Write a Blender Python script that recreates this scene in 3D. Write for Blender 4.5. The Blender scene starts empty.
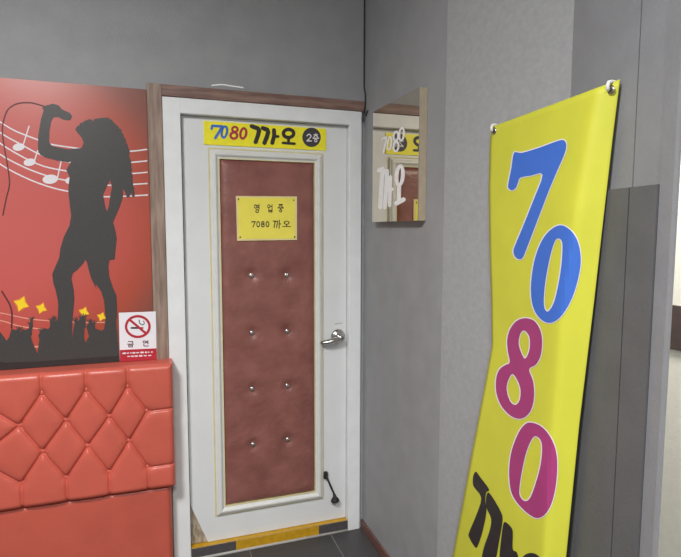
import bpy, bmesh, math, random
from mathutils import Vector, Matrix
from mathutils.geometry import delaunay_2d_cdt

random.seed(7)
scene = bpy.context.scene
COL = scene.collection

# ------------------------------------------------------------------ camera
F, YAW, PITCH, ROLL = 538.2, 0.33233, 0.09071, 0.00188
CAM = Vector((-0.9178, -2.33, 1.4421))
W, H = 681, 557
FW = Vector((math.sin(YAW)*math.cos(PITCH), math.cos(YAW)*math.cos(PITCH), -math.sin(PITCH)))
RT = Vector((math.cos(YAW), -math.sin(YAW), 0))
UP = RT.cross(FW)
R2 = math.cos(ROLL)*RT + math.sin(ROLL)*UP
U2 = -math.sin(ROLL)*RT + math.cos(ROLL)*UP

def ray(x, y):
    return FW + R2*((x - W/2)/F) - U2*((y - H/2)/F)
def onY(x, y, Y=0.0):
    d = ray(x, y); return CAM + d*((Y - CAM.y)/d.y)
def onX(x, y, X=0.0):
    d = ray(x, y); return CAM + d*((X - CAM.x)/d.x)
def onZ(x, y, Z=0.0):
    d = ray(x, y); return CAM + d*((Z - CAM.z)/d.z)

cd = bpy.data.cameras.new('camera')
cd.sensor_fit = 'HORIZONTAL'; cd.sensor_width = 36; cd.lens = 36*F/W; cd.clip_start = 0.02
co = bpy.data.objects.new('camera', cd); COL.objects.link(co)
m = Matrix((R2, U2, -FW)).transposed().to_4x4(); m.translation = CAM
co.matrix_world = m
scene.camera = co

# ------------------------------------------------------------------ materials
def s2l(c):
    c = c/255
    return c/12.92 if c <= 0.04045 else ((c + 0.055)/1.055)**2.4
def rgb(r, g, b): return (s2l(r), s2l(g), s2l(b), 1)

def mat(name, col, rough=0.6, metal=0.0, noise=0.0, scale=20.0, col2=None, bump=0.0, bscale=80.0, spec=0.4, stretch=None, coat=0.0, detail=4, coords='Object'):
    mt = bpy.data.materials.new(name); mt.use_nodes = True
    nt = mt.node_tree; N = nt.nodes; L = nt.links
    b = N['Principled BSDF']
    b.inputs['Base Color'].default_value = col
    b.inputs['Roughness'].default_value = rough
    b.inputs['Metallic'].default_value = metal
    b.inputs['Specular IOR Level'].default_value = spec
    b.inputs['Coat Weight'].default_value = coat
    tc = N.new('ShaderNodeTexCoord'); mp = N.new('ShaderNodeMapping')
    L.new(tc.outputs[coords], mp.inputs['Vector'])
    if stretch: mp.inputs['Scale'].default_value = stretch
    nz = N.new('ShaderNodeTexNoise'); nz.inputs['Scale'].default_value = scale; nz.inputs['Detail'].default_value = detail
    L.new(mp.outputs['Vector'], nz.inputs['Vector'])
    cr = N.new('ShaderNodeValToRGB')
    c2 = col2 if col2 else tuple(max(0, c*(1 - noise)) for c in col[:3]) + (1,)
    c1 = col if col2 else tuple(min(1, c*(1 + noise)) for c in col[:3]) + (1,)
    cr.color_ramp.elements[0].color = c2; cr.color_ramp.elements[0].position = 0.35
    cr.color_ramp.elements[1].color = c1; cr.color_ramp.elements[1].position = 0.65
    L.new(nz.outputs['Fac'], cr.inputs['Fac']); L.new(cr.outputs['Color'], b.inputs['Base Color'])
    if bump:
        n2 = N.new('ShaderNodeTexNoise'); n2.inputs['Scale'].default_value = bscale; n2.inputs['Detail'].default_value = 5
        L.new(mp.outputs['Vector'], n2.inputs['Vector'])
        bp = N.new('ShaderNodeBump'); bp.inputs['Strength'].default_value = bump; bp.inputs['Distance'].default_value = 0.01
        L.new(n2.outputs['Fac'], bp.inputs['Height']); L.new(bp.outputs['Normal'], b.inputs['Normal'])
    return mt

M = {}
M['wall']   = mat('grey_wall_paint', rgb(152, 153, 155), 0.55, noise=0.05, scale=9, bump=0.12, bscale=160)
M['wall2']  = mat('grey_side_wall_paint', rgb(158, 159, 160), 0.5, noise=0.05, scale=60, bump=0.15, bscale=260)
M['wall3']  = mat('grey_board_shaded', rgb(136, 137, 140), 0.5, noise=0.04, scale=14, bump=0.1, bscale=150)  # wall grey set darker to carry the weaker light at this end
M['wall_low']   = mat('dark_grey_lower_wall', rgb(96, 96, 98), 0.5, noise=0.05, scale=10, bump=0.1, bscale=120)
M['ceil']   = mat('ceiling_paint', rgb(175, 175, 175), 0.8, noise=0.02)
M['white_wall'] = mat('white_hall_wall_paint', rgb(205, 203, 192), 0.7, noise=0.03, bump=0.1)
M['band']   = mat('dark_brown_band', rgb(70, 58, 56), 0.5, noise=0.08, scale=30)
M['door']   = mat('white_door_paint', rgb(224, 226, 227), 0.42, noise=0.02, scale=6, bump=0.04, bscale=60)
M['frame']  = mat('white_frame_paint', rgb(234, 236, 237), 0.45, noise=0.025, scale=14, bump=0.06, bscale=90)
M['mould']  = mat('white_moulding_paint', rgb(222, 223, 220), 0.4, noise=0.02)
M['gold']   = mat('gold_line_paint', rgb(222, 212, 160), 0.4, noise=0.05)
M['wood']   = mat('brown_wood_veneer', rgb(166, 144, 130), 0.5, scale=7, col2=rgb(132, 110, 98), stretch=(9, 9, 1.0), bump=0.1, bscale=30)
M['woodh']  = mat('brown_wood_veneer_horizontal', rgb(146, 118, 106), 0.5, scale=7, col2=rgb(112, 84, 76), stretch=(1.0, 9, 9), bump=0.1, bscale=30)
M['tan']    = mat('tan_raw_wood', rgb(186, 176, 158), 0.7, scale=30, col2=rgb(142, 122, 98), stretch=(3, 3, 1), detail=8)
M['mirwood'] = mat('tan_mirror_edge', rgb(176, 162, 140), 0.6, noise=0.06, scale=30)
M['brownleather'] = mat('brown_leatherette', rgb(148, 96, 88), 0.38, scale=9, col2=rgb(130, 80, 74), bump=0.3, bscale=38, spec=0.5)
M['redleather'] = mat('red_leatherette', rgb(204, 96, 80), 0.36, noise=0.05, scale=8, bump=0.05, bscale=110, spec=0.5)
M['redplain'] = mat('red_plain_leatherette', rgb(196, 92, 76), 0.36, noise=0.05, scale=8, bump=0.05, bscale=110, spec=0.5)
M['steel']  = mat('brushed_steel', rgb(190, 188, 184), 0.24, metal=1.0, noise=0.04)
M['studs']  = mat('silver_stud', rgb(205, 200, 196), 0.25, metal=1.0, noise=0.04)
M['black']  = mat('black_rubber', rgb(38, 37, 37), 0.6, noise=0.1)
M['whitepl'] = mat('white_plastic', rgb(228, 228, 226), 0.4, noise=0.02)
M['whitepaint'] = mat('white_paint_marker', rgb(252, 252, 253), 0.6, noise=0.04, scale=60)
M['yellow'] = mat('yellow_banner_cloth', rgb(206, 206, 66), 0.55, noise=0.025, scale=10)
M['yprint'] = mat('yellow_sign_print', rgb(250, 240, 50), 0.4, noise=0.04, scale=30)
M['ynote']  = mat('yellow_notice_print', rgb(246, 232, 96), 0.35, noise=0.03, scale=18)
M['ncream'] = mat('cream_notice_edge', rgb(234, 218, 158), 0.4, noise=0.03)
M['blue']   = mat('blue_print', rgb(64, 112, 205), 0.5, noise=0.02)
M['magenta'] = mat('magenta_print', rgb(166, 62, 118), 0.5, noise=0.04, scale=14)
M['redpr']  = mat('crimson_print', rgb(176, 48, 72), 0.5, noise=0.03)
M['white']  = mat('white_print', rgb(232, 228, 232), 0.5, noise=0.01)
M['ink']    = mat('black_print', rgb(50, 46, 46), 0.5, noise=0.06, scale=30)
M['inkc']   = mat('charcoal_print', rgb(66, 62, 68), 0.5, noise=0.05)
M['sil']    = mat('charcoal_silhouette_print', rgb(68, 66, 65), 0.45, noise=0.06, scale=90)
M['maroon'] = mat('maroon_print', rgb(92, 44, 42), 0.5, noise=0.05)
M['pale']   = mat('pale_pink_print', rgb(232, 160, 140), 0.5, noise=0.04)
M['star']   = mat('yellow_star_print', rgb(250, 214, 40), 0.5, noise=0.03)
M['starglow'] = mat('orange_star_print', rgb(226, 140, 50), 0.5, noise=0.05)
M['signred'] = mat('red_sign_print', rgb(186, 44, 60), 0.45, noise=0.03)
M['signwhite'] = mat('white_sign_print', rgb(240, 238, 244), 0.4, noise=0.01)
M['tapey']  = mat('yellow_floor_tape', rgb(196, 150, 30), 0.45, noise=0.10, scale=40)
M['taped']  = mat('dark_floor_tape', rgb(80, 76, 78), 0.5, noise=0.08, scale=50)
M['caulk']  = mat('grey_caulk', rgb(176, 174, 168), 0.7, noise=0.08, scale=60)
M['base']   = mat('brown_skirting', rgb(118, 80, 71), 0.5, scale=16, col2=rgb(94, 70, 65), stretch=(4, 1, 4))
M['hole']   = mat('dark_nail_mark', rgb(52, 52, 54), 0.8, noise=0.1)

def floor_mat():
    mt = mat('dark_floor_tile', rgb(72, 70, 71), 0.5, noise=0.06, scale=30, bump=0.08, bscale=60)
    nt = mt.node_tree; N = nt.nodes; L = nt.links
    b = N['Principled BSDF']
    br = N.new('ShaderNodeTexBrick'); br.offset = 0.0
    br.inputs['Scale'].default_value = 1; br.inputs['Brick Width'].default_value = 0.385; br.inputs['Row Height'].default_value = 0.385
    br.inputs['Mortar Size'].default_value = 0.0022; br.inputs['Mortar Smooth'].default_value = 0.1
    br.inputs['Color1'].default_value = rgb(72, 70, 71); br.inputs['Color2'].default_value = rgb(67, 65, 67); br.inputs['Mortar'].default_value = rgb(120, 117, 115)
    mp = N.new('ShaderNodeMapping'); tc = N.new('ShaderNodeTexCoord')
    mp.inputs['Location'].default_value = (0.385 - (onZ(331, 535).x % 0.385), 0.0, 0)
    L.new(tc.outputs['Object'], mp.inputs['Vector']); L.new(mp.outputs['Vector'], br.inputs['Vector'])
    mx = N.new('ShaderNodeMix'); mx.data_type = 'RGBA'; mx.blend_type = 'MULTIPLY'; mx.inputs['Factor'].default_value = 0.0
    L.new(br.outputs['Color'], mx.inputs['A']); L.new(mx.outputs['Result'], b.inputs['Base Color'])
    return mt
M['floor'] = floor_mat()

# red print turning brown; the pinker left is partly glare painted into the colour
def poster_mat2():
    mt = mat('red_poster_print_glare', rgb(205, 84, 78), 0.33, noise=0.03, scale=12, spec=0.5)
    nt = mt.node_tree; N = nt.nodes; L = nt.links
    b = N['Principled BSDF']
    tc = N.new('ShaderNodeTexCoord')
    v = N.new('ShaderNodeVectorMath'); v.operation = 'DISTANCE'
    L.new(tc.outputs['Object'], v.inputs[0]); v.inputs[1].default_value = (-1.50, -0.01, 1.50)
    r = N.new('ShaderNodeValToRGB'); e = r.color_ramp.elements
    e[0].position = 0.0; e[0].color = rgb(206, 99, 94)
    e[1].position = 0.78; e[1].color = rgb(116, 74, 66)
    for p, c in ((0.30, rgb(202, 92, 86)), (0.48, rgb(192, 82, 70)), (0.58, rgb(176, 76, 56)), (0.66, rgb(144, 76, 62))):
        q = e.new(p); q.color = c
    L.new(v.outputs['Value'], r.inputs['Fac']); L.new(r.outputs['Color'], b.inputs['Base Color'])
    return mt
M['poster'] = poster_mat2()

def mirror_mat():
    mt = bpy.data.materials.new('mirror_glass'); mt.use_nodes = True
    N = mt.node_tree.nodes; L = mt.node_tree.links; b = N['Principled BSDF']
    b.inputs['Metallic'].default_value = 1; b.inputs['Roughness'].default_value = 0.015
    nz = N.new('ShaderNodeTexNoise'); nz.inputs['Scale'].default_value = 6
    cr = N.new('ShaderNodeValToRGB')
    cr.color_ramp.elements[0].color = (0.80, 0.73, 0.60, 1); cr.color_ramp.elements[1].color = (0.84, 0.77, 0.64, 1)
    L.new(nz.outputs['Fac'], cr.inputs['Fac']); L.new(cr.outputs['Color'], b.inputs['Base Color'])
    return mt
M['mirror'] = mirror_mat()

# ------------------------------------------------------------------ object helpers
def link(name, me, parent=None):
    o = bpy.data.objects.new(name, me); COL.objects.link(o)
    if parent is not None:
        o.parent = parent
        bpy_loc = parent_world(parent)
        o.location = -bpy_loc
    return o
_loc = {}
def parent_world(p):
    v = Vector(p.location)
    while p.parent is not None:
        p = p.parent; v = v + Vector(p.location)
    return v
def tag(o, label=None, cat=None, group=None, kind=None):
    if label: o['label'] = label
    if cat: o['category'] = cat
    if group: o['group'] = group
    if kind: o['kind'] = kind
    return o
def empty(name, loc, label=None, cat=None, group=None, kind=None):
    o = bpy.data.objects.new(name, None); COL.objects.link(o); o.location = loc; o.empty_display_size = 0.05
    return tag(o, label, cat, group, kind)

class MB:
    """collects geometry in world coordinates with material slots; builds ONE mesh object"""
    def __init__(self): self.v = []; self.f = []; self.mi = []; self.mats = []; self.sm = []
    def slot(self, mt):
        if mt not in self.mats: self.mats.append(mt)
        return self.mats.index(mt)
    def add(self, vs, fs, mt, smooth=False):
        o = len(self.v); k = self.slot(mt)
        self.v += [tuple(p) for p in vs]
        for f in fs:
            self.f.append([o + i for i in f]); self.mi.append(k); self.sm.append(smooth)
    def add_bm(self, bm, mt, smooth=False):
        bm.verts.index_update()
        self.add([v.co.copy() for v in bm.verts], [[v.index for v in f.verts] for f in bm.faces], mt, smooth); bm.free()
    def box(self, a, b, mt, bevel=0.0, seg=2):
        bm = bmesh.new(); bmesh.ops.create_cube(bm, size=1)
        a = Vector(a); b = Vector(b); c = (a + b)/2; d = b - a
        for v in bm.verts: v.co = Vector((c.x + v.co.x*abs(d.x), c.y + v.co.y*abs(d.y), c.z + v.co.z*abs(d.z)))
        if bevel: bmesh.ops.bevel(bm, geom=bm.edges[:], offset=bevel, segments=seg, affect='EDGES', profile=0.5)
        self.add_bm(bm, mt)
    def prism(self, pts, dvec, mt):
        """pts: planar loop (world), extruded by dvec"""
        n = len(pts); d = Vector(dvec)
        vs = [Vector(p) for p in pts] + [Vector(p) + d for p in pts]
        fs = [list(range(n)), list(range(2*n - 1, n - 1, -1))] + [[i, i + n, (i + 1) % n + n, (i + 1) % n] for i in range(n)]
        bm = bmesh.new(); bv = [bm.verts.new(p) for p in vs]
        for f in fs: bm.faces.new([bv[i] for i in f])
        bmesh.ops.recalc_face_normals(bm, faces=bm.faces[:]); self.add_bm(bm, mt)
    def tube(self, pts, rad, mt, seg=10, flat=1.0):
        pts = [Vector(p) for p in pts]; n = len(pts)
        rs = rad if isinstance(rad, (list, tuple)) else [rad]*n
        vs = []; prev = None
        for i in range(n):
            t = (pts[min(i + 1, n - 1)] - pts[max(i - 1, 0)]).normalized()
            if prev is None:
                a = Vector((0, 0, 1)) if abs(t.z) < 0.9 else Vector((0, 1, 0)); x = t.cross(a).normalized()
            else: x = (prev - t*prev.dot(t)).normalized()
            prev = x; y = t.cross(x)
            for k in range(seg):
                an = 2*math.pi*k/seg
                vs.append(pts[i] + x*math.cos(an)*rs[i] + y*math.sin(an)*rs[i]*flat)
        fs = [[i*seg + k, i*seg + (k + 1) % seg, (i + 1)*seg + (k + 1) % seg, (i + 1)*seg + k] for i in range(n - 1) for k in range(seg)]
        fs += [list(range(seg))[::-1], [(n - 1)*seg + k for k in range(seg)]]
        self.add(vs, fs, mt, True)
    def lathe(self, center, axis, prof, mt, seg=24):
        """prof: (radius, height along axis)"""
        ax = Vector(axis).normalized(); a = Vector((0, 0, 1)) if abs(ax.z) < 0.9 else Vector((1, 0, 0))
        x = ax.cross(a).normalized(); y = ax.cross(x); c = Vector(center)
        vs = []; n = len(prof)
        for r, h in prof:
            for k in range(seg):
                an = 2*math.pi*k/seg
                vs.append(c + ax*h + (x*math.cos(an) + y*math.sin(an))*max(r, 1e-5))
        fs = [[i*seg + k, i*seg + (k + 1) % seg, (i + 1)*seg + (k + 1) % seg, (i + 1)*seg + k] for i in range(n - 1) for k in range(seg)]
        self.add(vs, fs, mt, True)
    def fill(self, groups, mapfn, mt, step=None):
        """2-D union of groups (each a list of contours, even-odd) mapped to 3-D by mapfn"""
        vs, es = [], []
        for g in groups:
            for c in g:
                o = len(vs); vs += [Vector((p[0], p[1])) for p in c]
                es += [(o + i, o + (i + 1) % len(c)) for i in range(len(c))]
        if step:
            x0 = min(v.x for v in vs); x1 = max(v.x for v in vs); y0 = min(v.y for v in vs); y1 = max(v.y for v in vs)
            y = y0 + step/2
            while y < y1:
                x = x0 + step/2
                while x < x1:
                    if any(inside(g, x, y) for g in groups): vs.append(Vector((x, y)))
                    x += step
                y += step
        r = delaunay_2d_cdt(vs, es, [], 0, 1e-4)
        rv, rf = r[0], r[2]
        keep = []
        for f in rf:
            cx = sum(rv[i].x for i in f)/len(f); cy = sum(rv[i].y for i in f)/len(f)
            if any(inside(g, cx, cy) for g in groups): keep.append(list(f))
        p3 = [mapfn(v.x, v.y) for v in rv]
        used = sorted({i for f in keep for i in f}); ix = {j: i for i, j in enumerate(used)}
        out = []
        for f in keep:
            a, b, c = (Vector(p3[i]) for i in f[:3])
            nrm = (b - a).cross(c - a)
            g = [ix[i] for i in f]
            if nrm.dot(CAM - a) < 0: g.reverse()
            out.append(g)
        self.add([p3[i] for i in used], out, mt)
    def build(self, name, parent=None, origin=None, autosmooth=False):
        if parent is None and origin is None:
            xs = [p[0] for p in self.v]; ys = [p[1] for p in self.v]; zs = [p[2] for p in self.v]
            origin = Vector(((min(xs) + max(xs))/2, (min(ys) + max(ys))/2, min(zs)))
        me = bpy.data.meshes.new(name)
        vs = self.v
        if parent is None: vs = [tuple(Vector(p) - Vector(origin)) for p in self.v]
        me.from_pydata(vs, [], self.f)
        for mt in self.mats: me.materials.append(mt)
        for p, k, s in zip(me.polygons, self.mi, self.sm): p.material_index = k; p.use_smooth = s
        me.update()
        o = link(name, me, parent)
        if parent is None: o.location = origin
        return o

def inside(g, x, y):
    c = False
    for ct in g:
        n = len(ct); j = n - 1
        for i in range(n):
            xi, yi = ct[i][0], ct[i][1]; xj, yj = ct[j][0], ct[j][1]
            if (yi > y) != (yj > y) and x < (xj - xi)*(y - yi)/(yj - yi) + xi: c = not c
            j = i
    return c

def smooth(pts, n=4):
    out = []; N = len(pts)
    for i in range(N):
        p0, p1, p2, p3 = pts[i - 1], pts[i], pts[(i + 1) % N], pts[(i + 2) % N]
        for k in range(n):
            t = k/n
            out.append(tuple(0.5*((2*p1[a]) + (-p0[a] + p2[a])*t + (2*p0[a] - 5*p1[a] + 4*p2[a] - p3[a])*t*t + (-p0[a] + 3*p1[a] - 3*p2[a] + p3[a])*t**3) for a in (0, 1)))
    return out
def opensmooth(pts, n=5):
    out = []; N = len(pts)
    for i in range(N - 1):
        p0, p1, p2, p3 = pts[max(i - 1, 0)], pts[i], pts[i + 1], pts[min(i + 2, N - 1)]
        for k in range(n):
            t = k/n
            out.append(tuple(0.5*((2*p1[a]) + (-p0[a] + p2[a])*t + (2*p0[a] - 5*p1[a] + 4*p2[a] - p3[a])*t*t + (-p0[a] + 3*p1[a] - 3*p2[a] + p3[a])*t**3) for a in (0, 1)))
    out.append(tuple(pts[-1])); return out
def capsule(a, b, w, n=5):
    an = math.atan2(b[1] - a[1], b[0] - a[0]); r = w/2; pts = []
    for k in range(n + 1):
        t = an + math.pi/2 + math.pi*k/n; pts.append((a[0] + r*math.cos(t), a[1] + r*math.sin(t)))
    for k in range(n + 1):
        t = an - math.pi/2 + math.pi*k/n; pts.append((b[0] + r*math.cos(t), b[1] + r*math.sin(t)))
    return [pts]
def stroke(pts, w):
    return [capsule(pts[i], pts[i + 1], w) for i in range(len(pts) - 1)]
def ell(cx, cy, rx, ry, n=28, rot=0.0):
    c, s = math.cos(rot), math.sin(rot)
    return [(cx + rx*math.cos(2*math.pi*k/n)*c - ry*math.sin(2*math.pi*k/n)*s, cy + rx*math.cos(2*math.pi*k/n)*s + ry*math.sin(2*math.pi*k/n)*c) for k in range(n)]
def ring(cx, cy, rx, ry, w, rot=0.0, n=28):
    return [[ell(cx, cy, rx + w/2, ry + w/2, n, rot), ell(cx, cy, rx - w/2, ry - w/2, n, rot)]]
def tr(groups, ox, oy, sc, scy=None):
    scy = scy or sc
    return [[[(ox + p[0]*sc, oy + p[1]*scy) for p in c] for c in g] for g in groups]
def px(pts, ox, oy, s): return [(ox + x/s, oy + y/s) for x, y in pts]

# unit-box strokes of the characters that occur on the signs  (0..1, y down)
def G(ch, w):
    S = []
    def l(*p): S.extend(stroke(list(p), w))
    def o(cx, cy, rx, ry): S.extend(ring(cx, cy, rx, ry, w, n=18))
    if ch == '7': l((0.1, .08), (.9, .08), (.35, .95)); l((.1, .08), (.1, .22))
    elif ch == '0': o(.5, .5, .34, .42)
    elif ch == '8': o(.5, .27, .28, .2); o(.5, .71, .34, .23)
    elif ch == '2': S.extend(stroke(opensmooth([(.12, .25), (.45, .05), (.82, .28), (.55, .6), (.12, .93)]), w)); l((.12, .93), (.9, .93))
    elif ch == 'geum': l((.15, .08), (.85, .08), (.8, .34)); l((0, .5), (1, .5)); l((.2, .68), (.8, .68), (.8, .96), (.2, .96), (.2, .68))
    elif ch == 'yeon': o(.28, .25, .2, .2); l((.85, 0), (.85, .62)); l((.5, .17), (.85, .17)); l((.5, .36), (.85, .36)); l((.2, .65), (.2, .95), (.9, .95))
    elif ch == 'yeong': o(.28, .24, .2, .2); l((.85, 0), (.85, .55)); l((.5, .15), (.85, .15)); l((.5, .34), (.85, .34)); o(.55, .8, .24, .17)
    elif ch == 'eop': o(.28, .24, .2, .2); l((.85, 0), (.85, .52)); l((.52, .24), (.85, .24)); l((.28, .58), (.28, .96), (.85, .96), (.85, .58)); l((.28, .77), (.85, .77))
    elif ch == 'jung': l((.2, .04), (.8, .04)); l((.5, .04), (.2, .34)); l((.5, .1), (.82, .34)); l((.02, .46), (.98, .46)); l((.5, .46), (.5, .62)); o(.5, .82, .2, .14)
    elif ch == 'kka': l((.02, .1), (.3, .12), (.14, .92)); l((.36, .12), (.62, .14), (.46, .92)); l((.84, 0), (.8, 1)); l((.84, .45), (1.02, .47))
    elif ch == 'o': o(.5, .32, .3, .26); l((.5, .6), (.5, .92)); l((.02, .92), (.98, .92))
    elif ch == 'cheung': l((.5, 0), (.5, .1)); l((.18, .16), (.82, .16)); l((.5, .16), (.15, .44)); l((.5, .2), (.85, .44)); l((0, .56), (1, .56)); o(.5, .82, .2, .14)
    return S

# ------------------------------------------------------------------ setting
CH = 2.85
def struct(mb, name, label, cat=None, **k):
    o = mb.build(name, **k); tag(o, label, cat, kind='structure'); return o
b = MB(); b.box((-3.4, -4.4, -0.1), (1.15, 0.13, 0), M['floor']); struct(b, 'floor', 'dark grey tiled floor in front of the white door', 'floor', origin=(0, 0, 0))
b = MB(); b.box((-3.4, -4.4, CH), (1.15, 0.13, CH + .1), M['ceil']); struct(b, 'ceiling', 'plain ceiling above the entrance', 'ceiling')
# back wall, with the opening of the door left out
OXL, OXR, OZT = -0.845, -0.045, 1.945
b = MB()
b.box((-3.4, 0, 0), (OXL, .12, CH), M['wall']); b.box((OXR, 0, 0), (0.0, .12, CH), M['wall']); b.box((OXL, 0, OZT), (OXR, .12, CH), M['wall'])
b.box((OXL, .10, 0), (OXR, .12, OZT), M['wall'])
struct(b, 'wall_back', 'grey painted wall around the door and the red poster', 'wall', origin=(0, 0, 0))
# right wall: flat stretch with the mirror, then two slightly turned stretches behind the banner
b = MB(); b.prism([(0, .12, 0), (0, -.728, 0), (.12, -.728, 0), (.12, .12, 0)], (0, 0, CH), M['wall']); struct(b, 'wall_right', 'grey painted wall that carries the mirror', 'wall', origin=(0, 0, 0))
AP = (.095, -1.19); EN = (.03, -1.552)
b = MB(); b.prism([(0, -.7285, 0), (AP[0], AP[1], 0), (AP[0] + .05, AP[1], 0), (.12, -.7285, 0)], (0, 0, CH), M['wall2']); struct(b, 'wall_right_middle', 'lighter grey wall stretch behind the left edge of the yellow banner', 'wall', origin=(0, 0, 0))
SEAM = onX(633, 100, .04).y
def wx(y):  # x of the far stretch at a given y
    return AP[0] + (EN[0] - AP[0])*(y - AP[1])/(EN[1] - AP[1])
b = MB()
b.prism([(AP[0], AP[1] - .0005, 0), (wx(SEAM + .002), SEAM + .002, 0), (.125, SEAM + .002, 0), (.125, AP[1] - .0005, 0)], (0, 0, CH), M['wall3'])
b.prism([(wx(SEAM - .001), SEAM - .001, 0), (EN[0], EN[1], 0), (.075, EN[1] + .058, 0), (.125, SEAM - .001, 0)], (0, 0, CH), M['wall3'])
b.box((.10, SEAM - .001, 0), (.12, SEAM + .002, CH), M['hole'])
struct(b, 'wall_right_front', 'grey board wall with a vertical joint right of the banner', 'wall', origin=(0, 0, 0))
# hallway beyond
b = MB(); b.box((1.05, -4.4, 0), (1.15, .13, CH), M['white_wall']); struct(b, 'wall_hall', 'white hallway wall seen past the end of the grey wall', 'wall', origin=(0, 0, 0))
zt = onX(673, 305, 1.04).z; zb = onX(673, 349, 1.04).z
b = MB(); b.box((1.038, -4.3, zb), (1.0495, .12, zt), M['band'], .003); struct(b, 'trim_6', 'dark brown band across the white hallway wall', 'trim')
b = MB(); b.box((-3.4, -4.5, 0), (1.15, -4.401, CH), M['wall']); struct(b, 'wall_front', 'grey wall behind the viewer', 'wall', origin=(0, 0, 0))
b = MB(); b.box((-3.5, -4.4, 0), (-3.401, .12, CH), M['wall']); struct(b, 'wall_left', 'grey wall on the far left', 'wall', origin=(0, 0, 0))

# end strip of the grey wall
e0 = onX(655, 185, .02).y
b = MB()
b.prism([(wx(e0) - .004, e0, 0), (EN[0] - .008, EN[1] - .002, 0), (EN[0] - .008, EN[1] - .010, 0), (EN[0] - .003, EN[1] - .011, 0), (.078, EN[1] + .0555, 0), (.0752, EN[1] + .0570, 0), (EN[0], EN[1] - .001, 0), (wx(e0) - .0005, e0, 0)], (0, 0, CH), M['wall3'])
struct(b, 'trim_5', 'grey corner strip at the right end of the grey wall', 'trim', origin=(0, 0, 0))
# thin darker grey sheets over the lower wall right of the banner
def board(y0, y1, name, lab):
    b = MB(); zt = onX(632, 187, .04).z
    b.prism([(wx(y0) - .0006, y0, .0), (wx(y1) - .0006, y1, .0), (wx(y1) - .0086, y1, .0), (wx(y0) - .0086, y0, .0)], (0, 0, zt), M['wall_low'])
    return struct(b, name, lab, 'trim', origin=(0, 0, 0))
board(-1.26, SEAM + .0022, 'trim_3', 'darker grey lower wall area directly right of the banner')
board(SEAM - .0012, e0 + .0015, 'trim_4', 'darker grey lower wall area beside the corner strip')
# skirting of the right wall
b = MB(); b.box((-.010, -.726, 0), (-.0005, -.008, .046), M['base'], .002); struct(b, 'baseboard_right', 'reddish brown skirting below the mirror wall', 'skirting')

# ------------------------------------------------------------------ door frame, wood trim, threshold
FXL, FXR, FZT = -0.874, -0.017, 1.972      # outer frame
IXL, IXR, IZT = -0.804, -0.076, 1.910      # clear opening
FY = -0.012                                 # face of the frame
LY = 0.020                                  # face of the leaf
b = MB()
b.box((FXL, FY, 0), (IXL, .099, FZT), M['frame'], .003)
b.box((IXR, FY, 0), (FXR, .099, FZT), M['frame'], .003)
b.box((IXL - .002, FY, IZT), (IXR + .002, .099, FZT), M['frame'], .003)
struct(b, 'trim_1', 'white painted door frame', 'door frame', origin=(0, 0, 0))
b = MB()
b.box((-.930, -.018, 0), (-.8745, -.0005, FZT + .045), M['wood'], .002)
b.box((-.8745, -.018, FZT + .0005), (-.002, -.0005, FZT + .045), M['woodh'], .002)
tr2 = struct(b, 'trim_2', 'brown wood veneer strip around the outside of the white door frame', 'trim', origin=(0, 0, 0))
b = MB(); b.fill(stroke(opensmooth([(212, 85.4), (222, 84.6), (232, 86.0), (243, 87.6)]), 1.3), lambda x, y: onY(x, y, -.0006), M['whitepaint'])
tag(b.build('paint_smear', bpy.data.objects['wall_back']), 'white paint smear just above the wood strip')

th = empty('door_threshold', (-.44, 0, 0), 'low door threshold with yellow and dark tape under the white door', 'threshold')
SZ = .050
b = MB(); b.box((IXL + .001, -.006, 0), (IXR - .001, .060, SZ), M['tan'], .002); b.build('sill', th)
b = MB(); b.box((IXL + .002, -.004, SZ + .0002), (IXR - .002, .052, SZ + .0014), M['tapey']); tag(b.build('yellow_tape', th), 'yellow tape on the top of the threshold')
x1 = onY(236, 540, -.007).x; x2 = onY(319, 530, -.007).x
for a, c, mt, nm in ((IXL + .002, x1, 'taped', 'dark_tape'), (x1, x2, 'tapey', 'yellow_tape'), (x2, IXR - .002, 'taped', 'dark_tape')):
    b = MB(); b.box((a + .0004, -.0075, .009), (c - .0004, -.0062, SZ), M[mt]); b.build(nm, th)
b = MB(); b.tube([(IXL, -.009, .003), (-.44, -.010, .004), (IXR, -.009, .003)], .006, M['caulk'], 8); b.build('caulk_bead', th)

# ------------------------------------------------------------------ door leaf
door = empty('door_1', ((IXL + IXR)/2, LY, .055), 'white door with a brown buttoned leatherette panel and steel lever', 'door', kind='structure')
def leafmap(d): return lambda x, y: onY(x, y, LY - d)
zl = .054; lx0, lx1, lzt = IXL + .0035, IXR - .0025, IZT - .003
cutA = onY(192.5, 505, LY); cutB = onY(208, 541, LY)
b = MB()
pts = [(cutB.x, LY, zl), (lx1, LY, zl), (lx1, LY, lzt), (lx0, LY, lzt), (lx0, LY, cutA.z)]
b.prism(pts, (0, .038, 0), M['door'])
b.build('door_leaf', door)
b = MB(); b.box((lx0, LY + .006, zl), (cutB.x + .004, LY + .036, cutA.z + .004), M['tan']); tag(b.build('exposed_wood', door), 'tan bare wood at the broken lower left corner')
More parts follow.
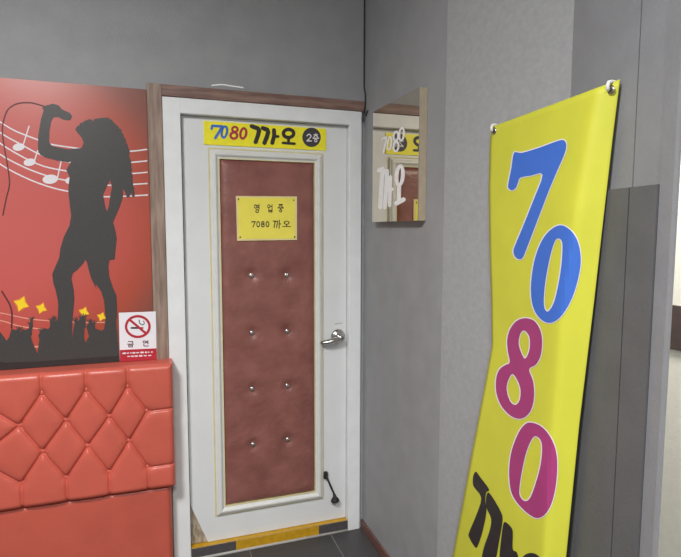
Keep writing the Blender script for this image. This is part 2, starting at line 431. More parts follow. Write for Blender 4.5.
# moulding: outer rectangle and panel
mo = [onY(209.7, 148, LY), onY(323.0, 155.5, LY), onY(321.8, 497.5, LY), onY(216, 515, LY)]
MX0 = (mo[0].x + mo[3].x)/2; MX1 = (mo[1].x + mo[2].x)/2; MZ1 = (mo[0].z + mo[1].z)/2; MZ0 = (mo[2].z + mo[3].z)/2
MWD = .037
def sweep(x0, x1, z0, z1, prof, mt, mb, y=LY):
    cs = [(x0, z0, 1, 1), (x1, z0, -1, 1), (x1, z1, -1, -1), (x0, z1, 1, -1)]
    n = len(prof); vs = []
    for (x, z, sx, sz) in cs:
        for o, h in prof: vs.append((x + sx*o, y - h, z + sz*o))
    fs = []
    for c in range(4):
        for i in range(n - 1):
            fs.append([c*n + i, ((c + 1) % 4)*n + i, ((c + 1) % 4)*n + i + 1, c*n + i + 1])
    mb.add(vs, fs, mt)
b = MB(); sweep(MX0, MX1, MZ0, MZ1, [(0, -.001), (0, .006), (.003, .011), (.008, .012), (.010, .016), (.016, .0195), (.022, .020), (.027, .017), (.030, .012), (.034, .010), (MWD, .009), (MWD, -.001)], M['mould'], b)
mould = b.build('moulding', door)
b = MB(); sweep(MX0 - .006, MX1 + .006, MZ0 - .006, MZ1 + .006, [(0, -.0005), (0, .0015), (.004, .0015), (.006, 0)], M['gold'], b); b.build('gold_line', mould)
b = MB(); sweep(MX0 + MWD + .0002, MX1 - MWD - .0002, MZ0 + MWD + .0002, MZ1 - MWD - .0002, [(0, -.0005), (0, .0115), (.003, .0115), (.003, -.0005)], M['gold'], b); b.build('gold_line', mould)
# padded leatherette panel with eight studs
PX0, PX1, PZ0, PZ1 = MX0 + MWD + .0045, MX1 - MWD - .0045, MZ0 + MWD + .0045, MZ1 - MWD - .0045
studpx = [(251.6, 275.6), (286.8, 275.2), (252, 333), (287.6, 331.4), (252.5, 389.3), (287.6, 386), (253.3, 445), (288, 440)]
studs = [onY(x, y, LY - .012) for x, y in studpx]
def heightgrid(mb, x0, x1, z0, z1, y0, hf, nx, nz, mt):
    vs = []; fs = []
    for j in range(nz + 1):
        for i in range(nx + 1):
            x = x0 + (x1 - x0)*i/nx; z = z0 + (z1 - z0)*j/nz
            vs.append((x, y0 - hf(x, z), z))
    for j in range(nz):
        for i in range(nx):
            a = j*(nx + 1) + i; fs.append([a, a + 1, a + nx + 2, a + nx + 1])
    mb.add(vs, fs, mt, True)
from mathutils import noise as mnoise
def hp(x, z):
    e = min(x - PX0, PX1 - x, z - PZ0, PZ1 - z)
    h = .002 + .0145*(1 - math.exp(-max(e, 0)/.012))
    for s in studs:
        d2 = (x - s.x)**2 + (z - s.z)**2
        h -= .0125*math.exp(-d2/.026**2)
        dx = abs(x - s.x)
    h += .0010*mnoise.noise((x*14, z*9, 1.3)) + .0005*mnoise.noise((x*40, z*30, 5.1))
    return max(h, .0005)
b = MB(); heightgrid(b, PX0, PX1, PZ0, PZ1, LY, hp, 70, 230, M['brownleather'])
pad = b.build('padded_panel', door)
for s in studs:
    b = MB(); b.lathe((s.x, LY - .001, s.z), (0, -1, 0), [(.0001, 0), (.0125, 0.001), (.0125, .0055), (.0112, .0088), (.008, .0112), (.0035, .0122), (.0001, .0125)], M['studs'], 16)
    b.build('stud', pad)
# lever handle
hc = onY(338.4, 336.5, LY - .01)
hnd = empty('door_handle', (hc.x, LY, hc.z)); hnd.parent = door; hnd.location = Vector((hc.x, LY, hc.z)) - Vector(door.location)
b = MB(); b.lathe((hc.x, LY - .0003, hc.z), (0, -1, 0), [(.0001, 0), (.033, 0), (.0345, .003), (.033, .008), (.027, .013), (.019, .016), (.015, .019), (.0145, .030), (.0001, .0305)], M['steel'], 32); b.build('rose', hnd)
yl_ = LY - .033
b = MB(); b.tube([(hc.x + .008, yl_, hc.z - .004), (hc.x + .001, yl_ - .003, hc.z - .0045), (hc.x - .014, yl_ - .005, hc.z - .007), (hc.x - .035, yl_ - .006, hc.z - .010), (hc.x - .058, yl_ - .002, hc.z - .017), (hc.x - .078, yl_ + .004, hc.z - .020), (hc.x - .088, yl_ + .008, hc.z - .020), (hc.x - .092, yl_ + .010, hc.z - .020)], [.009, .014, .0155, .015, .0145, .013, .010, .004], M['steel'], 14, .8); b.build('lever', hnd)
b = MB(); b.lathe((hc.x + .002, yl_ - .012, hc.z), (0, -1, 0), [(.011, -.012), (.0125, .001), (.011, .004), (.0001, .005)], M['steel'], 20); b.build('lock_button', hnd)
# door stop with rubber foot
ds = empty('door_stop', (0, 0, 0)); ds.parent = door
s0 = onY(326, 475.5, LY - .012); s1 = onY(335, 496, LY - .016); s2 = onY(336.4, 502.5, LY - .018)
ds.location = s0 - Vector(door.location)
b = MB(); b.box((s0.x - .010, LY - .016, s0.z - .018), (s0.x + .010, LY - .0004, s0.z + .018), M['black'], .005, 3); b.build('bracket', ds)
b = MB(); b.tube([s0, s0.lerp(s1, .5), s1], .0045, M['black'], 8); b.build('rod', ds)
b = MB(); b.lathe(s1 + (s1 - s0).normalized()*-.008, Vector((.12, 0, -1)), [(.0001, 0), (.007, 0), (.009, .012), (.017, .022), (.0205, .029), (.0205, .033), (.0001, .034)], M['black'], 16); b.build('rubber_foot', ds)
# nail marks and scratch above the lever
b = MB()
mp_ = leafmap(.0006)
b.fill(stroke([(335, 324.2), (338.5, 323.4)], .9) + stroke([(339.5, 323.6), (342, 322.9)], .7), mp_, M['caulk'])
b.build('scratch_marks', door)

# ------------------------------------------------------------------ long sign on the top of the door
SO, SS = (195, 110), 4.864
def sp(pts): return px(pts, SO[0], SO[1], SS)
def sg(groups): return [[px(c, SO[0], SO[1], SS) for c in g] for g in groups]
YS = LY - .0040      # sign bottom overlaps the moulding
a0, a1, a2, a3 = (onY(*p, YS) for p in ((203.5, 120.5), (326, 129.0), (326, 151.5), (204, 143.5)))
sx0, sx1, sz1, sz0 = a0.x, (a1.x + a2.x)/2, (a0.z + a1.z)/2, (a2.z + a3.z)/2
sz1 = min(sz1, IZT - .006)
b = MB(); b.box((sx0, YS, sz0), (sx1, YS + .0038, sz1), M['yprint'])
L1 = lambda x, y: onY(x, y, YS - .0006)
L2 = lambda x, y: onY(x, y, YS - .0011)
b.fill(sg(stroke([(84, 77), (134, 80), (99, 136)], 13) + stroke([(84, 75), (81, 92)], 11)), L1, M['blue'])
b.fill(sg(ring(143, 107, 13, 27, 12, .18)), L1, M['blue'])
b.fill(sg(ring(194, 94, 13, 12, 11) + ring(189, 124, 16, 15, 12)), L1, M['redpr'])
b.fill(sg(ring(235, 114, 14, 25, 12, .18)), L1, M['redpr'])
b.fill(sg(stroke([(276, 79), (306, 90), (312, 100), (306, 125), (295, 156)], 21) + stroke([(330, 88), (352, 96), (356, 108), (350, 130), (338, 160)], 21) + stroke([(384, 98), (385, 125), (376, 160)], 20) + stroke([(385, 128), (404, 129)], 14)), L1, M['ink'])
b.fill(sg(ring(455, 114, 25, 20, 17) + stroke([(455, 138), (455, 158)], 14) + stroke([(427, 160), (484, 164)], 13)), L1, M['ink'])
b.fill([[sp(ell(567, 133, 45, 47))]], L1, M['inkc'])
b.fill(sg(tr(G('2', .16), 541, 116, 29, 37)), L2, M['white'])
b.fill(sg(tr(G('cheung', .13), 573, 114, 29, 42)), L2, M['white'])
o = b.build('door_sign')
tag(o, 'long yellow sign reading 7080 with black Korean letters across the top of the white door', 'sign')

# ------------------------------------------------------------------ small yellow notice on the padded panel
YN = LY - .0210
NO, NS = (225, 185), 8.012
def ng(groups): return [[px(c, NO[0], NO[1], NS) for c in g] for g in groups]
c0, c1, c2, c3 = (onY(*px([p], NO[0], NO[1], NS)[0], YN) for p in ((88, 88), (577, 92), (577, 440), (97, 447)))
b = MB()
q = [c0, c1, c2, c3]
b.prism(q, (0, .0035, 0), M['ncream'])
N1 = lambda x, y: onY(x, y, YN - .0005); N2 = lambda x, y: onY(x, y, YN - .0010)
b.fill(ng([[[(104, 100), (562, 104), (560, 428), (110, 432)]]]), N1, M['ynote'])
b.fill(ng(tr(G('yeong', .13), 232, 156, 48, 66)), N2, M['ink'])
b.fill(ng(tr(G('eop', .13), 338, 156, 46, 62)), N2, M['ink'])
b.fill(ng(tr(G('jung', .13), 422, 154, 48, 64)), N2, M['ink'])
for i, ch in enumerate('7080'):
    b.fill(ng(tr(G(ch, .2), 212 + i*37, 290, 34, 48)), N2, M['ink'])
b.fill(ng(tr(G('kka', .13), 385, 282, 60, 64)), N2, M['ink'])
b.fill(ng(tr(G('o', .13), 462, 286, 64, 50)), N2, M['ink'])
nt = b.build('notice_sign')
tag(nt, 'small yellow notice sign with handwritten Korean lettering screwed onto the brown padded panel', 'sign')
for p in ((108, 113), (550, 122), (122, 418), (558, 416)):
    c = onY(*px([p], NO[0], NO[1], NS)[0], YN - .0004)
    b = MB(); b.lathe(c, (0, -1, 0), [(.0001, 0), (.0036, 0), (.0032, .0014), (.0001, .002)], M['inkc'], 12)
    b.build('screw', nt)

# ------------------------------------------------------------------ poster
YP = -.010
ZT_ = (onY(20, 366, -.115).z + onY(150, 359.5, -.115).z)/2 - .030
P = lambda d: (lambda x, y: onY(x, y, YP - d))
def PA(pts): return px(pts, 0, 60, 3.481)
def PB(pts): return px(pts, 40, 90, 5.064)
def PC(pts): return px(pts, 30, 190, 4.283)
def PD(pts): return px(pts, 0, 280, 5.238)
tl_, tr_, br_, bl_ = onY(4.3, 77.2, YP), onY(144, 90, YP), onY(150.5, 357, YP), onY(4.2, 368.2, YP)
pz1 = (tl_.z + tr_.z)/2; pz0 = ZT_ + .001; px0 = -1.66; px1 = -.9315
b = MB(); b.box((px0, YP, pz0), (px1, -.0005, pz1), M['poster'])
WL = [[(-30, 195), (15, 225), (60, 250), (130, 277), (175, 293), (260, 306), (330, 314), (445, 318), (511, 311)],
      [(-30, 230), (15, 262), (70, 292), (140, 329), (210, 350), (300, 362), (400, 360), (462, 356), (511, 351)],
      [(-30, 268), (15, 300), (80, 338), (150, 369), (230, 386), (330, 398), (420, 398), (465, 395), (512, 391)],
      [(-30, 304), (15, 338), (100, 380), (180, 408), (240, 421), (300, 432), (370, 436), (440, 434), (512, 430)],
      [(-30, 338), (15, 372), (100, 415), (180, 444), (240, 458), (300, 470), (360, 476), (440, 474), (513, 470)]]
st = []
for w in WL: st += stroke(PA(opensmooth(w, 4)), 1.35)
b.fill(st, P(.0004), M['white'])
nts = [[PA(ell(65, 303, 21, 13, 20, -.15))], [PA(ell(103, 356, 21, 13, 20, -.15))], [PA(ell(175, 415, 27, 16, 20, -.1))], [PA(ell(241, 420, 14, 11, 20, -.1))]]
nts += stroke(PA([(80, 298), (101, 231)]), 1.3) + stroke(PA([(120, 350), (131, 316)]), 1.3) + stroke(PA([(200, 410), (213, 352)]), 1.3)
b.fill(nts, P(.0007), M['white'])
for w, r in (([(-40, 165), (22, 176), (150, 203), (280, 215), (420, 222), (548, 222)], 1.0), ([(-40, 205), (22, 217), (110, 243), (260, 262)], 1.0), ([(22, 330), (60, 320), (180, 350), (300, 330)], 1.6)):
    b.fill(stroke(PD(opensmooth(w)), r), P(.0004), M['pale'])
def star(cx, cy, r, k=.42, rot=.35):
    return [(cx + (r if i % 2 == 0 else r*k)*math.cos(rot + math.pi/4*i), cy + (r if i % 2 == 0 else r*k)*math.sin(rot + math.pi/4*i)) for i in range(8)]
for cx, cy, r in ((112, 125, 44), (217, 148, 32), (440, 168, 30), (532, 192, 26)):
    b.fill([[PD(star(cx, cy, r*1.05, .62))]], P(.0006), M['starglow'])
    b.fill([[PD(star(cx, cy, r*.95, .5))]], P(.0009), M['star'])
cable = PA(opensmooth([(160, 163), (130, 154), (100, 148), (60, 152), (30, 170), (17, 195), (8, 240), (14, 300), (25, 360), (33, 430), (22, 480), (10, 540)]))
b.fill(stroke(cable, 1.3), P(.0010), M['maroon'])
b.fill(stroke(PD(opensmooth([(10, 60), (35, 100), (55, 140), (63, 190), (60, 250)])), 1.6), P(.0010), M['maroon'])
# singer silhouette
sing = []
sing += PB([(180, 195), (190, 182), (207, 176), (222, 160), (245, 153), (262, 160), (285, 148), (320, 140), (355, 147), (385, 175), (408, 203), (425, 240), (437, 262), (428, 270), (452, 300), (446, 330), (462, 370), (462, 420), (470, 470), (480, 538), (470, 545), (462, 520), (452, 542), (440, 545), (432, 520), (420, 500)])
sing += PC([(398, 30), (385, 70), (370, 105), (356, 138), (365, 170), (372, 210), (366, 260), (363, 297), (340, 301), (336, 330), (340, 372), (356, 420), (370, 452), (373, 500), (372, 557)])
sing += PD([(608, 200), (612, 300), (540, 300), (553, 200), (545, 110), (530, 60), (500, 20)])
sing += PC([(285, 425), (262, 380), (248, 330), (243, 308), (237, 298), (228, 315), (205, 340), (183, 358), (178, 382), (188, 430), (190, 470), (185, 520), (182, 557)])
sing += PD([(378, 260), (376, 330), (285, 330), (302, 220), (305, 130), (298, 60)])
sing += PC([(118, 470), (110, 430), (100, 400), (95, 360), (112, 320), (125, 290), (130, 250), (145, 200), (170, 150), (176, 110), (170, 60), (164, 10)])
sing += PB([(145, 480), (150, 440), (133, 405), (150, 375), (158, 362)])
sing += PA([(236, 356), (200, 350), (160, 340), (140, 330), (132, 312), (133, 262), (143, 205), (152, 175), (146, 166), (160, 158), (185, 152), (204, 158), (216, 172), (243, 184), (251, 196), (243, 210), (222, 208), (202, 198), (186, 200), (178, 212), (172, 245), (171, 286), (182, 300), (240, 311), (284, 306), (291, 288), (284, 270), (270, 254), (262, 243)])
gap = [(110.1, 179.9), (106.5, 187), (103.2, 194.7), (105.2, 206.3), (107, 211.5), (108.9, 205.2), (110.5, 193.5), (112, 187.5)]
b.fill([[sing, gap]], P(.0014), M['sil'])
crowd = PD([(-30, 290), (0, 270), (22, 300), (34, 318), (48, 300), (60, 255), (78, 262), (95, 258), (105, 285), (115, 255), (132, 262), (150, 255), (156, 232), (165, 203), (173, 238), (160, 290), (172, 330), (196, 385), (206, 310), (200, 290), (215, 262), (235, 252), (252, 258), (265, 240), (268, 205), (276, 222), (283, 198), (290, 215), (303, 212), (297, 250), (290, 300), (300, 340), (372, 340), (384, 262), (395, 205), (410, 215), (424, 192), (440, 185), (444, 230), (440, 300), (447, 328), (466, 296), (452, 245), (470, 214), (482, 225), (493, 220), (500, 255), (530, 265), (545, 258), (612, 258), (626, 425), (22, 446), (-30, 450)])
b.fill([[crowd]], P(.0017), M['sil'])
fing = []
for hx, hy in ((165, 210), (158, 235), (268, 215), (283, 205), (303, 220), (395, 215), (426, 200), (442, 195), (470, 222), (492, 228), (100, 262), (215, 268)):
    for q in range(4):
        an = -math.pi/2 + (q - 1.5)*.42 + random.uniform(-.12, .12); ln = random.uniform(13, 21)
        fing += stroke(PD([(hx + (q - 1.5)*3, hy), (hx + (q - 1.5)*3 + ln*math.cos(an), hy + ln*math.sin(an))]), .8)
    fing += stroke(PD([(hx, hy - 2), (hx + random.uniform(-4, 4), hy + 50)]), 2.2)
b.fill(fing, P(.0019), M['sil'])
b.fill([[PD([(250, 325), (400, 325), (400, 400), (250, 400)])]], P(.0018), M['sil'])
curl = []
hair = PB([(207, 176), (240, 156), (285, 149), (320, 141), (355, 148), (385, 175), (408, 203), (425, 240), (434, 262), (440, 285), (450, 305), (447, 330), (458, 360), (463, 400), (466, 440), (470, 480), (476, 520)])
for a, c in zip(hair, hair[1:]):
    for q in range(3):
        t = (q + random.random())/3; x = a[0] + (c[0] - a[0])*t - .6; y = a[1] + (c[1] - a[1])*t + .3
        curl.append([ell(x, y, random.uniform(.9, 1.9), random.uniform(.9, 1.9), 10)])
b.fill(curl, P(.0015), M['sil'])
b.fill([[PD([(-40, 420), (22, 432), (300, 424), (624, 402), (626, 408), (300, 432), (22, 447), (-40, 450)])]], P(.0020), M['ink'])
zq = pz0 + .0005
b.add([(px0, YP - .0023, zq), (px1 - .135, YP - .0023, zq), (px1 - .135, YP - .0023, zq + .024), (px0, YP - .0023, zq + .024)], [[0, 1, 2, 3]], M['ink'])
o = b.build('wall_poster', origin=(0, 0, 0))
tag(o, 'red poster of a singing woman in black silhouette with music notes above the red padding', 'poster')

# ------------------------------------------------------------------ no smoking sign
YK = -.0205
KO, KS = (110, 305), 9.29
def kp(pts): return px(pts, KO[0], KO[1], KS)
def kg(groups): return [[kp(c) for c in g] for g in groups]
K1 = lambda x, y: onY(x, y, YK - .0005); K2 = lambda x, y: onY(x, y, YK - .0010); K3 = lambda x, y: onY(x, y, YK - .0015)
b = MB(); b.prism([onY(*p, YK) for p in kp([(82, 72), (425, 60), (434, 505), (92, 528)])], (0, .0018, 0), M['signwhite'])
b.fill([[kp([(92, 418), (431, 402), (434, 505), (92, 528)])]], K1, M['signred'])
b.fill(kg(stroke([(200, 213), (268, 213)], 17)), K1, M['ink'])
b.fill(kg(stroke([(280, 213), (306, 213)], 15)), K1, M['signred'])
b.fill(kg(stroke(opensmooth([(270, 140), (276, 168), (296, 182)]), 8) + stroke(opensmooth([(312, 150), (318, 172), (300, 186)]), 8)), K1, M['ink'])
b.fill(kg(ring(258, 200, 109, 96, 23, n=36) + stroke([(183, 137), (333, 263)], 22)), K2, M['signred'])
b.fill(kg(tr(G('geum', .14), 162, 335, 58, 56)), K1, M['maroon'])
b.fill(kg(tr(G('yeon', .14), 303, 330, 58, 54)), K1, M['maroon'])
dashes = []
x = 122
while x < 400:
    w = random.choice((8, 14, 20)); y = 449 - (x - 122)*.045
    dashes += stroke([(x, y), (x + w, y - w*.045)], random.choice((10, 13, 15))); x += w + random.choice((17, 22))
x = 165
while x < 370:
    w = random.choice((8, 14, 20)); y = 478 - (x - 165)*.045
    dashes += stroke([(x, y), (x + w, y - w*.045)], random.choice((10, 13, 15))); x += w + random.choice((17, 22))
b.fill(kg(dashes), K2, M['white'])
o = b.build('no_smoking_sign')
tag(o, 'white and red no smoking sign at the lower right corner of the poster', 'sign')

# ------------------------------------------------------------------ red padded wall panel
YT = -.115
pr = empty('upholstered_backrest', (-1.3, 0, 0), 'red leatherette buttoned padding along the wall below the poster', 'wall padding')
ztop = (onY(20, 366, YT).z + onY(150, 359.5, YT).z)/2 - .030
zbot = (onY(4, 511.5, YT).z + onY(150, 491.5, YT).z)/2
XR_ = onY(174.3, 430, YT).x; XL_ = -1.72
bp_ = [[(41, 393.8), (85.8, 390.7), (127.5, 388)], [(18.7, 427.3), (65.5, 421), (109, 418), (147, 411.3)], [(42, 453), (87.3, 447.2), (129, 442)], [(20.7, 484.3), (65.9, 479.2), (109, 473.7), (148, 468.7)]]
rows = [[onY(x, y, YT) for x, y in r] for r in bp_]
for i, r in enumerate(rows):
    zz = sum(p.z for p in r)/len(r)
    d = r[1] - r[0]
    while r[0].x > XL_ - .2: r.insert(0, Vector((r[0].x - .213, YT, zz)))
    r[:] = [Vector((p.x, YT, .5*p.z + .5*zz)) for p in r]
segs = []
def near(p, row):
    return [q for q in row if abs(abs(q.x - p.x) - .105) < .06]
for i in range(3):
    for p in rows[i]:
        for q in near(p, rows[i + 1]): segs.append((p, q, 1.0))
for p in rows[0]: segs.append((p, Vector((p.x, YT, ztop + .02)), .8))
for p in rows[3][:-1]: segs.append((p, Vector((p.x, YT, zbot - .02)), .8))
for i in (1, 3):
    p = rows[i][-1]; segs.append((p, Vector((XR_ + .02, YT, p.z + .004)), .8))
p = rows[3][-1]; segs.append((p, Vector((p.x, YT, zbot - .02)), .6))
def sd(x, z, a, c):
    dx, dz = c.x - a.x, c.z - a.z; t = max(0, min(1, ((x - a.x)*dx + (z - a.z)*dz)/(dx*dx + dz*dz)))
    return math.hypot(x - a.x - t*dx, z - a.z - t*dz)
allb = [p for r in rows for p in r]
def ht(x, z):
    dep = 0
    for a, c, k in segs:
        if abs(x - (a.x + c.x)/2) > .13: continue
        d = sd(x, z, a, c)
        if d < .06: dep = max(dep, k*(.0085*math.exp(-d/.015) + .0075*math.exp(-(d/.0042)**2)))
    for q in allb:
        d2 = (x - q.x)**2 + (z - q.z)**2
        if d2 < .01: dep = dep + .007*math.exp(-d2/.018**2)
    e = min(x - XL_, XR_ - x, z - zbot, ztop - z); R = .022
    h = .105
    edge = 0
    if e < R: edge = R - math.sqrt(max(0, R*R - (R - max(e, 0))**2))
    return h + .012 - dep - edge + .0012*mnoise.noise((x*9, z*9, 2.2))
b = MB(); nx, nz = 260, 170
# finer sampling toward the borders keeps the rounded edge clean
heightgrid(b, XL_, XR_, zbot, ztop, 0, lambda x, z: ht(x, z), nx, nz, M['redleather'])
n1 = nx + 1
def bd(idx):
    vs = [b.v[i] for i in idx]; k = len(vs)
    fl = [(v[0], -.0005 if True else 0, v[2]) for v in vs]
    b.add(vs + fl, [[i, i + 1, k + i + 1, k + i] for i in range(k - 1)], M['redleather'])
bd([i for i in range(n1)]); bd([nz*n1 + i for i in range(n1)]); bd([j*n1 for j in range(nz + 1)]); bd([j*n1 + nx for j in range(nz + 1)])
tp = b.build('tufted_panel', pr)
for q in allb:
    if q.x < -1.60 or q.x > XR_ - .01: continue
    y = -ht(q.x, q.z)
    b = MB(); b.lathe((q.x, y + .004, q.z), (0, -1, 0), [(.0001, 0), (.0108, .001), (.0108, .0055), (.009, .0088), (.005, .0108), (.0001, .0114)], M['redleather'], 14); b.build('button', tp)
# plain lower part
b = MB()
XR2 = onY(172.6, 530, -.085).x
def hl(x, z):
    e = min(x - XL_, XR2 - x, z - .03, zbot - .004 - z); R = .02
    edge = R - math.sqrt(max(0, R*R - (R - max(e, 0))**2)) if e < R else 0
    return .086 - edge + .0015*mnoise.noise((x*5, z*7, 4.2))
heightgrid(b, XL_, XR2, .03, zbot - .004, 0, hl, 140, 50, M['redplain'])
n1 = 141
def bd2(idx):
    vs = [b.v[i] for i in idx]; k = len(vs); fl = [(v[0], -.0005, v[2]) for v in vs]
    b.add(vs + fl, [[i, i + 1, k + i + 1, k + i] for i in range(k - 1)], M['redplain'])
bd2([i for i in range(n1)]); bd2([50*n1 + i for i in range(n1)]); bd2([j*n1 for j in range(51)]); bd2([j*n1 + 140 for j in range(51)])
tag(b.build('plain_panel', pr), 'plain red leatherette lower panel')
b = MB(); b.box((XL_, -.07, 0), (XR2 - .01, -.0005, .0295), M['taped']); b.build('plinth', pr)

# ------------------------------------------------------------------ mirror block on the right wall
MT = .032
my0, my1 = -.179, -.603; mz0, mz1 = 1.474, 1.936
mir = empty('wall_mirror', (0, (my0 + my1)/2, mz0), 'small mirror with white painted lettering hung beside the door', 'mirror')
b = MB(); b.box((-MT + .004, my1, mz0), (-.0005, my0, mz1), M['mirwood'], .001); b.build('backing_block', mir)
b = MB(); b.box((-MT, my1 + .0005, mz0 + .0005), (-MT + .0038, my0 - .0005, mz1 - .0005), M['mirror']); b.build('mirror_glass', mir)
MO, MS = (365, 110), 4.846
def mg(groups): return [[px(c, MO[0], MO[1], MS) for c in g] for g in groups]
Q1 = lambda x, y: onX(x, y, -MT - .0006)
b = MB()
g = stroke([(83, 142), (104, 130), (98, 165), (90, 207)], 9) + ring(119, 162, 9, 31, 8.5, .12) + ring(149, 128, 11, 24, 9.5, .1) + ring(150, 176, 12, 24, 9.5, .1) + ring(177, 118, 11, 31, 9.5, .1)
g += stroke([(68, 292), (86, 284), (82, 330), (74, 472)], 21) + stroke([(94, 300), (106, 296), (104, 360), (96, 472)], 21) + stroke([(123, 325), (119, 462)], 17) + stroke([(120, 385), (134, 384)], 16)
g += ring(168, 318, 15, 46, 19, .08) + stroke([(165, 372), (163, 445)], 20) + stroke([(152, 452), (186, 434)], 22)
b.fill(mg(g), Q1, M['whitepaint'])
tag(b.build('painted_lettering', mir), 'white brush painted 7080 and Korean letters')

# ------------------------------------------------------------------ yellow banner
LE = [(60, 494.5), (127, 491.5), (142, 489.8), (189, 488.6), (250, 489.5), (300, 491.2), (346, 491.8), (388, 484.3), (447, 473), (500, 463.2), (554, 453), (640, 437), (760, 414)]
RE = [(60, 621.5), (79.4, 619.7), (137.6, 612.4), (232.4, 601.6), (300, 594.0), (424.5, 579), (553.6, 566.2), (700, 552), (900, 534)]
def interp(T, y):
    for (a, va), (c, vc) in zip(T, T[1:]):
        if y <= c: return va + (vc - va)*(y - a)/(c - a)
    return T[-1][1]
YH = 229.0; KK = (79.4 - YH)/(127 - YH)
def row(yl): return (interp(LE, yl), yl), (interp(RE, YH + (yl - YH)*KK), YH + (yl - YH)*KK)
CR = [(60, .84), (127, .83), (200, .76), (300, .70), (400, .74), (500, .82), (760, .85)]
def bx(s, v):
    """distance of the cloth from the wall plane: a soft ridge along the fold right of the lettering"""
    sc = interp(CR, v); t = max(0, min(1, (v - 127)/90.0))
    amp = .026 + .014*t
    r = s/sc if s < sc else (1 - s)/(1 - sc)
    if s < sc: r = r**1.15
    e = .10
    dd = abs(s - sc)
    if dd < e: r -= (e - dd)**2/(2*e)*1.6
    x = .030 + .018*s - amp*r
    low = max(0, min(1, (v - 330)/150.0))
    x -= .024*low*(1 - s)**1.5
    x -= .005*math.sin(s*7 + v*.012)*t*s*(1 - s)*2
    return x
def sv(xp, yp):
    s = .5
    for _ in range(14):
        yl = (yp - s*YH*(1 - KK))/(1 - s + s*KK)
        (lx, ly), (rx, ry) = row(yl)
        s = (xp - lx)/(rx - lx)
    return s, yl
def bp3(xp, yp, d=0.0):
    s, v = sv(xp, yp)
    return onX(xp, yp, bx(min(max(s, 0), 1), v) - d)
b = MB()
NS_, NV = 40, 90; V0, V1 = 127.0, 640.0
vs = []; 
for j in range(NV + 1):
    v = V0 + (V1 - V0)*j/NV
    (lx, ly), (rx, ry) = row(v)
    for i in range(NS_ + 1):
        s = i/NS_
        vs.append(onX(lx + (rx - lx)*s, ly + (ry - ly)*s, bx(s, v)))
nfront = len(vs)
vs += [p + Vector((.0012, 0, 0)) for p in vs]
fs = []
k = NS_ + 1
for j in range(NV):
    for i in range(NS_):
        a = j*k + i; fs.append([a, a + k, a + k + 1, a + 1]); a += nfront; fs.append([a, a + 1, a + k + 1, a + k])
edge = [i for i in range(k)] + [j*k + NS_ for j in range(1, NV + 1)] + [NV*k + i for i in range(NS_ - 1, -1, -1)] + [j*k for j in range(NV - 1, 0, -1)]
for a, c in zip(edge, edge[1:] + edge[:1]): fs.append([a, c, c + nfront, a + nfront])
b.add(vs, fs, M['yellow'], True)
B1 = lambda x, y: bp3(x, y, .0010); B2 = lambda x, y: bp3(x, y, .0018)
seven = smooth([(514.1, 152.7), (521.6, 152.9), (539.4, 147.6), (557.5, 141.0), (563.8, 140.2), (566.2, 144.8), (564.5, 153.7), (557.2, 170.5), (549.3, 189.3), (539.4, 215), (526.6, 248.4), (522.6, 257.7), (518.8, 259.2), (515.2, 256.8), (513.4, 252.0), (514.6, 246.5), (522.0, 228.8), (533.5, 200), (542.6, 174.6), (531, 175.6), (520.4, 177.6), (518, 182.4), (515.9, 187.6), (511.9, 190.3), (508.4, 188), (508.2, 184.3), (511.4, 167.6)], 3)
zero1 = [smooth([(559.7, 225.2), (569.0, 229), (576.4, 238.3), (580.2, 252.3), (580.2, 267.4), (575.3, 288.9), (568, 306.1), (559.7, 317.5), (551, 322.7), (542.6, 320.6), (535.4, 312.4), (531.5, 299.7), (531.1, 282.4), (534.3, 260.9), (540.7, 242.8), (549.2, 231)], 4), smooth([(557.5, 238.4), (561.8, 241.2), (562.3, 252.3), (560.2, 273.8), (554.7, 300), (549, 310.7), (545.4, 310), (543.7, 301.8), (545.2, 282.4), (549.5, 258.8), (553.9, 243.3)], 4)]
eight = [smooth(px(c, 480, 310, 4.64), 4) for c in ([(205, 38), (248, 48), (277, 87), (288, 140), (282, 208), (260, 252), (228, 275), (246, 330), (251, 400), (237, 463), (208, 497), (175, 504), (137, 487), (98, 443), (75, 380), (76, 312), (93, 273), (120, 254), (138, 242), (129, 190), (126, 140), (138, 92), (167, 53)], [(205, 95), (227, 119), (232, 160), (224, 202), (207, 225), (188, 190), (179, 150), (188, 108)], [(152, 297), (173, 325), (188, 370), (184, 417), (165, 440), (143, 428), (127, 390), (124, 350), (137, 312)])]
zero2 = [smooth(px(c, 480, 410, 4.64), 4) for c in ([(235, 58), (279, 73), (318, 112), (347, 171), (358, 240), (354, 330), (337, 418), (308, 477), (270, 501), (232, 487), (183, 443), (148, 389), (136, 320), (137, 250), (149, 181), (178, 107), (207, 68)], [(262, 122), (283, 144), (288, 190), (278, 270), (248, 371), (227, 415), (204, 421), (184, 396), (184, 350), (197, 269), (217, 188), (243, 131)])]
def outl(cts, w):
    g = []
    for c in cts: g += stroke(c + [c[0]], w)
    return g
for cts, mt in (([seven], 'blue'), (zero1, 'blue'), (eight, 'magenta'), (zero2, 'magenta')):
    b.fill(outl(cts, 2.1), B1, M['white'], None)
    b.fill([cts], B2, M[mt], 4.0)
BK = lambda pts: px(pts, 450, 460, 5.675)
kk1 = smooth(BK([(148, 66), (172, 98), (222, 166), (206, 182), (199, 230), (206, 292), (185, 400), (155, 490), (138, 490), (109, 440), (108, 412), (150, 310), (177, 215), (135, 152), (129, 118), (134, 84)]), 3)
kk2 = smooth(BK([(220, 184), (262, 245), (290, 298), (298, 340), (282, 440), (258, 570), (232, 660), (190, 660), (178, 600), (188, 510), (225, 400), (233, 332), (206, 270), (205, 212)]), 3)
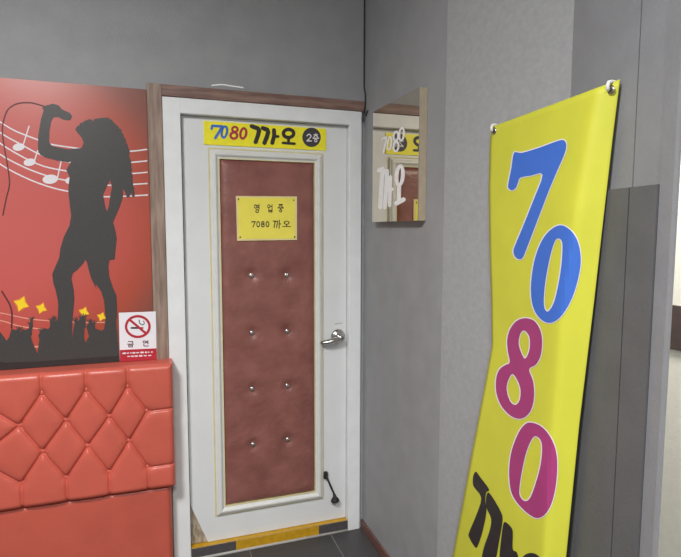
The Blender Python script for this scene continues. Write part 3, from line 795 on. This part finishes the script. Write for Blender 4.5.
kk3 = smooth(BK([(314, 352), (344, 378), (356, 410), (355, 505), (378, 522), (384, 560), (350, 580), (335, 700), (285, 700), (280, 560), (290, 450), (301, 368)]), 3)
for c in (kk1, kk2, kk3): b.fill([[c]], B2, M['ink'], 4.0)
b.fill([[BK(ell(460, 600, 66, 73)), BK(ell(460, 602, 30, 40))]] + [[BK([(440, 668), (478, 668), (474, 730), (436, 730)])]] + [[BK([(390, 722), (530, 716), (526, 764), (384, 770)])]], B2, M['ink'], 4.0)
ban = b.build('hanging_banner')
tag(ban, 'tall yellow cloth banner with blue and magenta digits 7080 hung on the right wall', 'banner')
hooks = []
for (gx, gy), lab in (((494.0, 131.0), 'white wall hook holding the upper left corner of the yellow banner'), ((610.6, 90.0), 'white wall hook holding the upper right corner of the yellow banner')):
    c = bp3(gx, gy, .0012)
    b = MB(); b.lathe(c, (-1, 0, 0), [(.0045, -.0005), (.0045, .0012), (.007, .0022), (.0098, .0014), (.0105, -.0004)], M['steel'], 20)
    b.lathe(c, (-1, 0, 0), [(.0001, .0003), (.0047, .0003)], M['inkc'], 16)
    b.build('grommet', ban)
    hooks.append((c, lab))
for c, lab in hooks:
    # short screw hook: shank from the wall over the cloth's top edge, tip down through the eyelet
    wy = c.y
    wxx = (.0 + (AP[0])*((wy + .7285)/(AP[1] + .7285))) if wy > AP[1] else wx(wy)
    b = MB()
    b.tube([(wxx - .0006, wy, c.z + .017), (c.x + .003, wy, c.z + .018), (c.x - .006, wy, c.z + .016), (c.x - .0085, wy, c.z + .009), (c.x - .008, wy, c.z + .002), (c.x - .004, wy, c.z - .001)], [.0042, .0042, .0045, .0045, .004, .0032], M['whitepl'], 10)
    tag(b.build('banner_hook'), lab, 'hook', 'hooks of the yellow banner')

# ------------------------------------------------------------------ cable in the corner
b = MB()
k0 = onY(366.3, 118, -.026)
b.tube([(-.0045, -.0045, CH - .001), (-.0045, -.0045, 2.3), (-.0045, -.0045, 2.08), (-.0045, -.0215, 2.045), (-.006, -.0225, 2.0), (-.012, -.0185, 1.955), (-.012, -.0165, 1.925)], .003, M['hole'], 8)
b.tube([(-.008, -.0205, 1.960), (-.0065, -.030, 1.955), (-.0055, -.042, 1.965), (-.0045, -.052, 1.970)], [.004, .005, .004, .003], M['taped'], 8)
tag(b.build('corner_cable'), 'thin dark cable running down the wall corner beside the door frame', 'cable')

# ------------------------------------------------------------------ lights
def area(name, loc, size, power, col=(1, 1, 1), target=None, sy=None, spread=180):
    l = bpy.data.lights.new(name, 'AREA'); l.energy = power; l.size = size; l.color = col; l.spread = math.radians(spread)
    if sy: l.shape = 'RECTANGLE'; l.size_y = sy
    o = bpy.data.objects.new(name, l); COL.objects.link(o); o.location = loc
    if target is not None:
        d = Vector(target) - Vector(loc); o.rotation_euler = d.to_track_quat('-Z', 'Y').to_euler()
    return o
area('ceiling_lamp', (-1.72, -2.15, 2.80), .45, 96, (1.0, 0.99, 0.975), spread=180)
area('rear_fill_light', (-1.00, -3.3, 2.80), .6, 62, (1.0, 0.995, 0.985), spread=140)  # added fill behind the viewer, brightens the door and the banner fold
area('hall_fill_light', (.58, -0.85, 2.80), .4, 95, (1.0, 0.98, 0.93))  # added out of view to brighten the white hall wall
wd = bpy.data.worlds.new('world'); scene.world = wd; wd.use_nodes = True
wd.node_tree.nodes['Background'].inputs[0].default_value = (1, 1, 1, 1); wd.node_tree.nodes['Background'].inputs[1].default_value = 0.12

scene.view_settings.view_transform = 'Standard'
scene.view_settings.look = 'None'
scene.view_settings.gamma = 1
scene.view_settings.exposure = 0.0
scene.view_settings.use_curve_mapping = False
